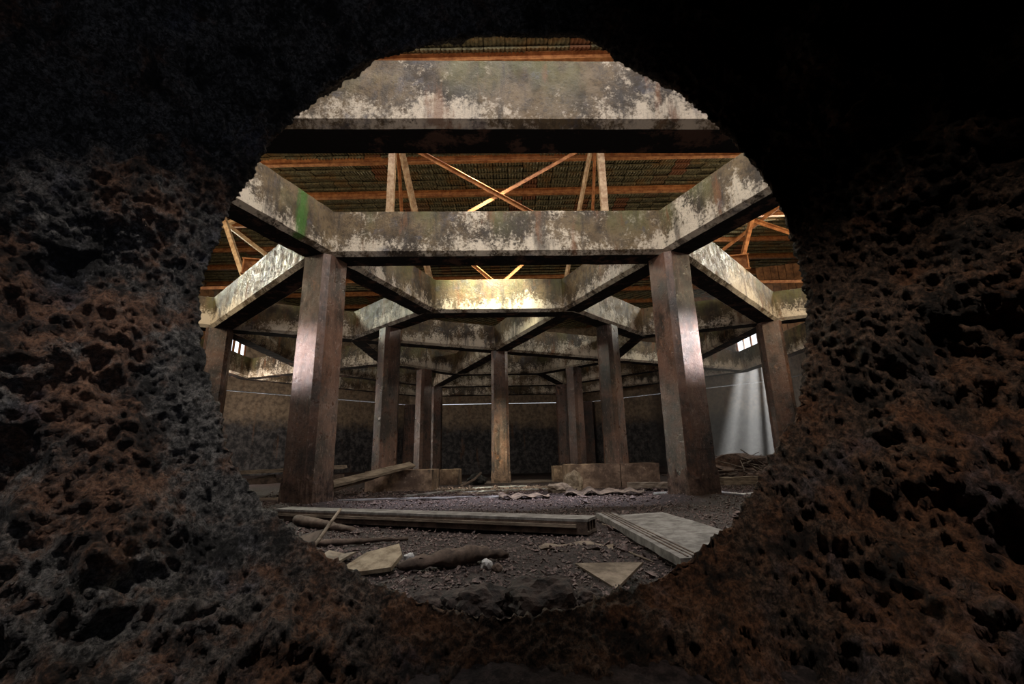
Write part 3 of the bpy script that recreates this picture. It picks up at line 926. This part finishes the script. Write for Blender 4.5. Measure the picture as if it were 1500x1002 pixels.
# large cavities broken out of the crust (angle, depth, size, depth of the dent)
for (t0, y0, sa_, sy_, dp) in ((-2.62, 0.98, 0.10, 0.07, 0.16), (-2.72, 1.06, 0.07, 0.05, 0.08), (2.60, 0.93, 0.10, 0.07, 0.12), (3.02, 0.98, 0.07, 0.06, 0.08),
                                (0.42, 0.92, 0.09, 0.06, 0.10), (-0.62, 1.02, 0.07, 0.05, 0.10), (-0.75, 0.95, 0.10, 0.05, 0.09), (0.22, 0.80, 0.10, 0.07, 0.12),
                                (-1.05, 1.0, 0.08, 0.05, 0.07), (-1.25, 0.98, 0.07, 0.05, 0.07), (-2.2, 0.95, 0.14, 0.05, 0.08)):
    da = (TT.ravel() - t0 + math.pi) % (2 * math.pi) - math.pi
    e = (da / sa_) ** 2 + ((P[:, 1] - y0) / sy_) ** 2
    disp -= dp * np.exp(-e ** 1.6)
P = P + NRM * disp[:, None]
ns = len(seg)
I = np.arange(ns * NT_).reshape(ns, NT_)
J = np.roll(I, -1, 1)
F = np.stack([I[:-1].ravel(), J[:-1].ravel(), J[1:].ravel(), I[1:].ravel()], 1)
crust = tag(link('wall_hole_crust', P, F, CRUST, smooth=True), 'rough rusty rock crust round the round hole in the wall', kind='structure')
mb = MB(); mb.box((0, -3.1, 1.2), (3.4, 0.06, 3.2)); tag(mb.build('passage_sky_cap', SHELL), 'added panel shutting sky light out behind the viewer', kind='structure')  # added cap, unseen, blocks sky light from the passage

# ------------------------------------------------------------------ things lying about
def rock(name, label, cat, c, r, mat, flat=0.6, seed=0, sub=3, grp=None):
    import bmesh
    bm = bmesh.new(); bmesh.ops.create_icosphere(bm, subdivisions=sub, radius=1)
    v = np.array([q.co[:] for q in bm.verts]); f = [[w.index for w in p.verts] for p in bm.faces]; bm.free()
    v *= (1 + 0.55 * fbm(v * 1.3 + seed * 3.7, 3))[:, None]
    v *= np.array([r[0], r[1], r[2]] if not np.isscalar(r) else [r, r * 0.8, r * flat])
    v += np.array(c)
    return tag(link(name, v, f, mat), label, cat, grp, kind='thing')


def plank(name, label, cat, a, b, w, th, mat, roll=0.0, rough=0.004, lift=None):
    """board from a to b (x, y[, z]); z is the underside, taken from the floor when missing"""
    a = list(a); b = list(b)
    if len(a) == 2: a.append(G(*a) + 0.0)
    if len(b) == 2: b.append(G(*b) + 0.0)
    if lift is not None: a[2] += lift; b[2] += lift
    a = np.array(a); b = np.array(b)
    a[2] += th / 2; b[2] += th / 2
    d = b - a; L = np.linalg.norm(d); d /= L
    s = np.cross(d, (0, 0, 1)); s /= np.linalg.norm(s); t = np.cross(s, d)
    s, t = s * math.cos(roll) + t * math.sin(roll), t * math.cos(roll) - s * math.sin(roll)
    v, f = [], []
    n = 14
    for i in range(n + 1):
        for (u, q) in ((-1, -1), (1, -1), (1, 1), (-1, 1)):
            v.append(a + d * L * i / n + s * u * w / 2 + t * q * th / 2 + rng.normal(size=3) * rough)
    for i in range(n):
        for q in range(4):
            f.append((i * 4 + q, i * 4 + (q + 1) % 4, i * 4 + 4 + (q + 1) % 4, i * 4 + 4 + q))
    f.append((3, 2, 1, 0)); f.append(tuple(n * 4 + q for q in range(4)))
    return tag(link(name, v, f, mat), label, cat, kind='thing')


def stick(name, label, cat, pts, rad, mat, n=8, rough=0.0):
    mb = MB()
    if rough:                                  # knotty: resample the axis and roughen the bark
        k_ = np.linspace(0, len(pts) - 1, 26); q = np.arange(len(pts))
        pts_ = [[np.interp(t, q, [p[c] for p in pts]) for c in range(3)] for t in k_]
        mb.tube(pts_, list(np.interp(k_, q, rad)), n)
        v = np.array(mb.v); off = rough * (fbm(v * np.array([9, 22, 22]), 3)[:, None]) * np.array([0.3, 1, 1])
        mb.v = [tuple(p) for p in v + off]
    else:
        mb.tube(pts, rad, n)
    return tag(mb.build(name, mat, None, True), label, cat, kind='thing')


# long hollow profile plank: top and bottom plates on four webs
a = np.array([-2.62, 5.50, 0.0]); b = np.array([0.62, 4.00, 0.0])
a[2] = G(a[0], a[1]) + 0.012; b[2] = G(b[0], b[1]) + 0.012
d = (b - a); L = np.linalg.norm(d); d /= L; s = np.cross(d, (0, 0, 1)); s /= np.linalg.norm(s); t = np.cross(s, d)
r = thing('hollow_plank', 'long grey hollow-section plank lying across the gravel, open cells at right end', 'plank', (0, 0, 0), kind='thing')
for nm, z, m_ in (('top_plate', 0.105, GREYW), ('bottom_plate', 0.010, DKWOOD)):
    mb = MB(); mb.box(a + d * L / 2 + t * z, (L / 2, 0.13, 0.010), (d, s, t)); mb.build(nm, m_, r)
for u in (-0.12, -0.04, 0.04, 0.12):
    mb = MB(); mb.box(a + d * (L / 2 - 0.004) + t * 0.0575 + s * u, (L / 2 - 0.004, 0.009, 0.0375), (d, s, t)); mb.build('web', DKWOOD, r)
mb = MB(); mb.box(a + d * L * 0.49 + t * 0.062 + s * 0.139, (L * 0.485, 0.008, 0.012), (d, s, t)); mb.build('ledge', WOOD, r)

# two boards at the right
bz = 0.03
pr = plank('grooved_plank', 'narrow grey grooved plank lying beside the wide board at right', 'plank', (0.88, 4.86, G(0.88, 4.86) + bz), (0.97, 2.72, 0.03), 0.17, 0.05, GREYW, 0, 0.002)
for u in (-0.035, 0.0, 0.035):
    mb = MB()
    mb.bar((0.88 + u, 4.84, G(0.88, 4.86) + bz + 0.052), (0.97 + u, 2.74, 0.082), 0.010, 0.006)
    mb.build('groove_strip', DKWOOD, pr)
plank('wide_board', 'wide grey board lying on the gravel under the right edge of the hole', 'board', (1.22, 4.90, G(1.2, 4.9) + bz), (1.36, 2.72, 0.03), 0.50, 0.035, GREYW, -0.04, 0.002)
plank('timber_block', 'short dark timber propping the boards at right', 'block', (0.86, 3.9), (1.5, 3.85), 0.10, 0.045, DKWOOD)


def sheet(name, label, cat, outline, th, mat, wave=0.0, nw=6, normal=None):
    """thin slab with a given 3-D outline"""
    o = np.array(outline, float); c = o.mean(0)
    u = o[1] - o[0]; u /= np.linalg.norm(u); nn = np.cross(u, o[2] - o[0]); nn /= np.linalg.norm(nn)
    if nn[2] < 0: nn = -nn
    n = len(o); v = []
    rings = (1.0, 0.97, 0.5)
    for side, k in ((-1, 1.0), (1, 1.0)):
        for f_ in (1.0, 0.6):
            for p in o:
                q = c + (p - c) * f_
                v.append(q + nn * (side * th / 2 + (0 if f_ == 1.0 else side * 0.15 * th) + wave * math.sin(np.dot(q - c, u) * nw)))
    f = []
    for s_ in range(2):
        b0 = s_ * 2 * n
        for i in range(n):
            q = (b0 + i, b0 + (i + 1) % n, b0 + n + (i + 1) % n, b0 + n + i)
            f.append(q if s_ else q[::-1])
        f.append(tuple(b0 + n + i for i in (range(n) if s_ else range(n - 1, -1, -1))))
    for i in range(n):
        f.append((i, (i + 1) % n, 2 * n + (i + 1) % n, 2 * n + i))
    return tag(link(name, v, f, mat), label, cat, kind='thing')


def corrugated(name, label, cat, c, ang, L, Wd, amp_, waves, mat, tilt=(0.0, 0.0), cut=0.0):
    n, m = waves * 6, 6
    v, f = [], []
    for side in (0, 1):
        for i in range(n + 1):
            for j in range(m + 1):
                x = (i / n - 0.5) * L; y = (j / m - 0.5) * Wd * (1 - cut * i / n) + 0.02 * math.sin(i * 1.7)
                z = amp_ * math.sin(2 * math.pi * waves * i / n) * (0.75 + 0.5 * math.sin(i * 0.37 + L * 9)) + 0.012 * math.sin(i * 0.9 + j * 1.3) + x * tilt[0] + y * tilt[1] - side * 0.008
                v.append((c[0] + x * math.cos(ang) - y * math.sin(ang), c[1] + x * math.sin(ang) + y * math.cos(ang), c[2] + z))
    K = (n + 1) * (m + 1)
    for i in range(n):
        for j in range(m):
            q = i * (m + 1) + j
            f.append((q, q + m + 1, q + m + 2, q + 1)); f.append((K + q + 1, K + q + m + 2, K + q + m + 1, K + q))
    for i in range(n):
        for j in (0, m):
            q = i * (m + 1) + j; f.append((q, q + m + 1, K + q + m + 1, K + q) if j else (K + q, K + q + m + 1, q + m + 1, q))
    for j in range(m):
        for i in (0, n):
            q = i * (m + 1) + j; f.append((K + q, K + q + 1, q + 1, q) if i else (q, q + 1, K + q + 1, K + q))
    return tag(link(name, v, f, mat, None, None, True), label, cat, kind='thing')


g = lambda x, y, z=0.0: (x, y, G(x, y) + z)
sheet('stone_flake', 'pale tan flat stone flake lying at the left foot of the hole', 'stone',
      [g(-0.99, 2.86, 0.02), g(-0.86, 2.78, 0.02), g(-0.70, 2.80, 0.035), g(-0.67, 2.93, 0.07), g(-0.72, 3.06, 0.11), g(-0.90, 3.0, 0.08)], 0.022, TAN)
rock('pebble', 'small pale pebble touching the tan stone flake', 'pebble', g(-0.66, 3.08, 0.03), (0.035, 0.03, 0.03), WHITE, seed=3, sub=2)
rock('pebble', 'small whitish pebble alone on the dark gravel near the front', 'pebble', g(-0.17, 2.86, 0.025), (0.038, 0.03, 0.034), WHITE, seed=5, sub=2)
rock('pebble', 'small orange brown pebble touching the whitish pebble', 'pebble', g(-0.11, 2.78, 0.02), (0.03, 0.022, 0.022), DKWOOD, seed=9, sub=2)
stick('bark_log', 'short dark bark log lying behind the whitish pebble', 'log',
      [g(-0.66, 2.80, 0.035), g(-0.50, 2.86, 0.045), g(-0.36, 2.95, 0.06), g(-0.22, 3.02, 0.055), g(-0.05, 3.10, 0.035)], [0.022, 0.038, 0.046, 0.040, 0.012], DKWOOD, 14, 0.030)
stick('round_pole', 'round brown pole lying behind the bent stick at left', 'pole', [g(-2.25, 5.05, 0.05), g(-1.9, 4.75, 0.05), g(-1.45, 4.42, 0.03)], [0.05, 0.045, 0.02], DKWOOD, 12, 0.015)
stick('thin_rod', 'thin pale rod lying on the gravel right of the bent stick', 'rod', [g(-1.72, 3.78, 0.03), g(-1.35, 3.86, 0.03), g(-0.88, 4.05, 0.02)], [0.026, 0.024, 0.012], DKWOOD, 10, 0.010)
stick('bent_stick', 'thin bent stick leaning upright over a dark triangular sheet', 'stick', [g(-1.42, 3.34, 0.0), g(-1.36, 3.42, 0.10), g(-1.33, 3.52, 0.20), g(-1.28, 3.58, 0.30)], [0.014, 0.013, 0.012, 0.009], WOOD, 7)
sheet('triangular_sheet', 'dark triangular sheet under the bent stick', 'sheet', [g(-1.42, 3.36, 0.0), g(-1.36, 3.50, 0.16), g(-1.75, 3.70, 0.05)], 0.012, DKWOOD)
sheet('torn_flake', 'small torn tan flake below the bent stick', 'flake', [g(-1.28, 3.08, 0.01), g(-1.10, 3.02, 0.015), g(-1.03, 3.20, 0.05), g(-1.12, 3.27, 0.03), g(-1.24, 3.30, 0.05)], 0.014, WOOD)
# flattened lid
r = thing('flattened_lid', 'flat rusty round lid half sunk in the gravel before the hollow plank', 'lid', (0.42, 3.48, G(0.42, 3.48)), kind='thing')
mb = MB(); n = 28
v = [(0.26 * math.cos(6.283 * i / n) * (1 + 0.05 * math.sin(3 * i)), 0.15 * math.sin(6.283 * i / n), 0.012 + 0.012 * math.cos(i * 1.1)) for i in range(n)]
v += [(0.22 * math.cos(6.283 * i / n), 0.12 * math.sin(6.283 * i / n), -0.002) for i in range(n)] + [(0, 0, -0.01)]
link('lid_rim', v[:2 * n], [(i, (i + 1) % n, n + (i + 1) % n, n + i) for i in range(n)], WOOD, r)
link('lid_plate', v[n:], [(i, (i + 1) % n, n) for i in range(n)], DKWOOD, r)
sheet('ribbed_shard', 'thin triangular brown shard tilted up at the lower right foot of the hole', 'shard',
      [g(0.33, 2.84, 0.03), g(0.48, 2.46, 0.0), g(0.66, 2.62, 0.09)], 0.012, WOOD)
stick('thin_twig', 'thin twig on the gravel left of the grooved plank, farther one', 'twig', [g(0.78, 4.45, 0.02), g(0.86, 3.95, 0.03)], 0.006, WOOD, 5)
stick('thin_twig', 'thin twig on the gravel left of the grooved plank, nearer one', 'twig', [g(0.72, 3.2, 0.02), g(0.80, 2.95, 0.02)], 0.006, WOOD, 5)

# strips, boards and torn sheets between the front columns
def strip(label, a, b, w, mat=METAL, name='metal_strip', th=0.02, lift=0.012):
    return plank(name, label, 'strip', (a[0], a[1], G(*a) + lift), (b[0], b[1], G(*b) + lift), w, th, mat, 0, 0.003)


strip('long shiny metal strip lying between the front columns, nearest one', (-2.75, 7.55), (-0.2, 8.0), 0.10)
strip('short shiny strip on the floor right of the long strip', (-1.05, 9.3), (0.35, 9.75), 0.09)
strip('shiny strip lying in front of the centre column', (-0.9, 10.4), (0.25, 10.9), 0.10)
strip('thin pale strip on the floor left of the right plinth', (0.35, 9.4), (0.95, 9.9), 0.08)
plank('loose_board', 'loose grey board slanting before the left plinth', 'board', (-1.95, 8.7), (-1.05, 9.9), 0.16, 0.03, GREYW)
plank('loose_board', 'dark board lying right of the slanting grey board', 'board', (-1.05, 9.0), (-0.15, 8.7), 0.2, 0.025, WOOD)
plank('loose_board', 'brown board lying in front of the right plinth', 'board', (2.1, 9.05), (3.2, 8.75), 0.25, 0.10, WOOD, lift=0.05)
corrugated('corrugated_sheet', 'torn wavy corrugated sheet lying before the right plinth', 'sheet', g(1.5, 8.15, 0.06), -0.12, 1.3, 0.5, 0.028, 4, DKCEM, (0.0, 0.10), 0.5)
corrugated('corrugated_sheet', 'torn wavy corrugated sheet lying near the middle of the floor', 'sheet', g(0.15, 7.75, 0.05), 0.2, 0.8, 0.4, 0.022, 3, DKCEM, (0.0, 0.08), 0.6)
rock('boulder', 'pale upright stone before the left end of the right plinth', 'stone', g(1.12, 9.25, 0.14), (0.19, 0.15, 0.21), TAN, seed=2)
rock('boulder', 'low brown stone left of the pale upright stone', 'stone', g(0.80, 8.75, 0.06), (0.22, 0.16, 0.11), CEMENT, seed=4)
rock('tar_lump', 'black lump behind the slanting boards', 'lump', g(-0.95, 12.3, 0.10), (0.24, 0.2, 0.17), TAR, seed=8)
stick('short_stick', 'short dark stick leaning against the black lump', 'stick', [g(-1.25, 11.2, 0.02), g(-1.0, 11.8, 0.14), g(-0.85, 12.1, 0.30)], 0.03, DKWOOD, 6)
hose = [g(2.2, 7.7, 0.03), g(2.55, 7.35, 0.03), g(2.95, 7.15, 0.03), g(3.3, 7.1, 0.03), g(3.7, 7.35, 0.03), g(4.0, 7.9, 0.03)]
stick('pale_hose', 'pale hose curving round the foot of the right front column', 'hose', hose, 0.028, METAL, 8)
plank('timber_beam', 'long pale timber lying on the floor before the brush heap', 'timber', (4.35, 10.2), (6.6, 10.4), 0.22, 0.15, WOOD)
# brush heap at the right wall
mb = MB()
for i in range(150):
    x, y = 4.6 + 2.3 * rng.random(), 11.0 + 1.8 * rng.random()
    z = G(x, y) + 0.05 + 0.55 * rng.random() * (1 - abs(x - 5.7) / 1.6)
    a_ = rng.normal() * 0.8; L = 0.3 + 0.5 * rng.random()
    dv = np.array([math.cos(a_), math.sin(a_), 0.25 * rng.normal()]) * L
    mb.tube([np.array([x, y, max(z, 0.05)]) - dv, (x, y, z), np.array([x, y, max(z, 0.05)]) + dv], [0.012, 0.018, 0.008], 5)
tag(mb.build('brush_heap', DKWOOD), 'heap of grey brushwood lying in the light shaft by the right wall', 'brushwood', kind='stuff')
rock('earth_mound', 'dark mound of earth under the brushwood by the right wall', 'mound', (5.9, 12.0, 0.0), (1.5, 1.0, 0.55), BASE, seed=12, sub=4)

# boards behind the left front column
plank('stacked_board', 'long brown board sticking out left behind the left front column, topmost', 'board', (-5.6, 9.1, 0.42), (-3.3, 9.3, 0.50), 0.28, 0.07, WOOD)
plank('stacked_board', 'thick brown board sticking out left behind the left front column, middle one', 'board', (-5.3, 9.0, 0.24), (-3.3, 9.2, 0.30), 0.3, 0.10, DKWOOD)
plank('stacked_board', 'pale pointed board on the floor left of the left front column', 'board', (-4.75, 8.3), (-3.3, 8.8), 0.2, 0.03, WOOD)
stick('long_pole', 'long thin pole lying on the floor at the far left', 'pole', [g(-6.6, 9.6, 0.12), (-5.3, 9.2, 0.26), (-4.6, 9.2, 0.38)], 0.05, WOOD, 7)
# leaning planks on the left plinth
plank('leaning_plank', 'yellow spotted brown plank leaning from the floor onto the left plinth', 'plank', (-3.35, 8.55, 0.20), (-2.15, 10.05, PL + 0.09), 0.20, 0.05, WOOD, -0.35)
plank('leaning_plank', 'second plank leaning on the left plinth, just under the spotted one', 'plank', (-3.4, 8.5, 0.10), (-2.45, 9.98, PL + 0.02), 0.18, 0.05, DKWOOD, -0.35)
# rubble in the mouth of the hole
for i, (x, y, s_, lb) in enumerate(((-0.12, 1.62, 0.10, 'dark rough lump in the mouth of the hole, left one of the pair'), (0.07, 1.60, 0.12, 'dark rough lump in the mouth of the hole, right one of the pair'),
                                   (-0.30, 1.75, 0.06, 'small dark lump left of the pair of rough lumps'), (0.24, 1.72, 0.06, 'small dark lump right of the pair of rough lumps'))):
    rock('rubble_lump', lb, 'rubble', (x, y, G(x, y) + s_ * 0.25), (s_, s_ * 0.8, s_ * 0.6), RUBB, seed=20 + i, sub=4)

# ------------------------------------------------------------------ dusty air in the light shaft by the right windows
k = bpy.data.materials.new('dusty_air'); k.use_nodes = True
nt = k.node_tree; nt.nodes.remove(nt.nodes['Principled BSDF'])
vs = nt.nodes.new('ShaderNodeVolumeScatter'); vs.inputs['Density'].default_value = 0.06; vs.inputs['Anisotropy'].default_value = 0.3
nt.links.new(vs.outputs[0], nt.nodes['Material Output'].inputs['Volume'])
mb = MB(); mb.box((7.75, 16.6, 2.9), (2.2, 3.0, 2.9))
tag(mb.build('dusty_haze', k), 'pale dusty haze in the sun shaft by the right window', 'haze', kind='stuff')
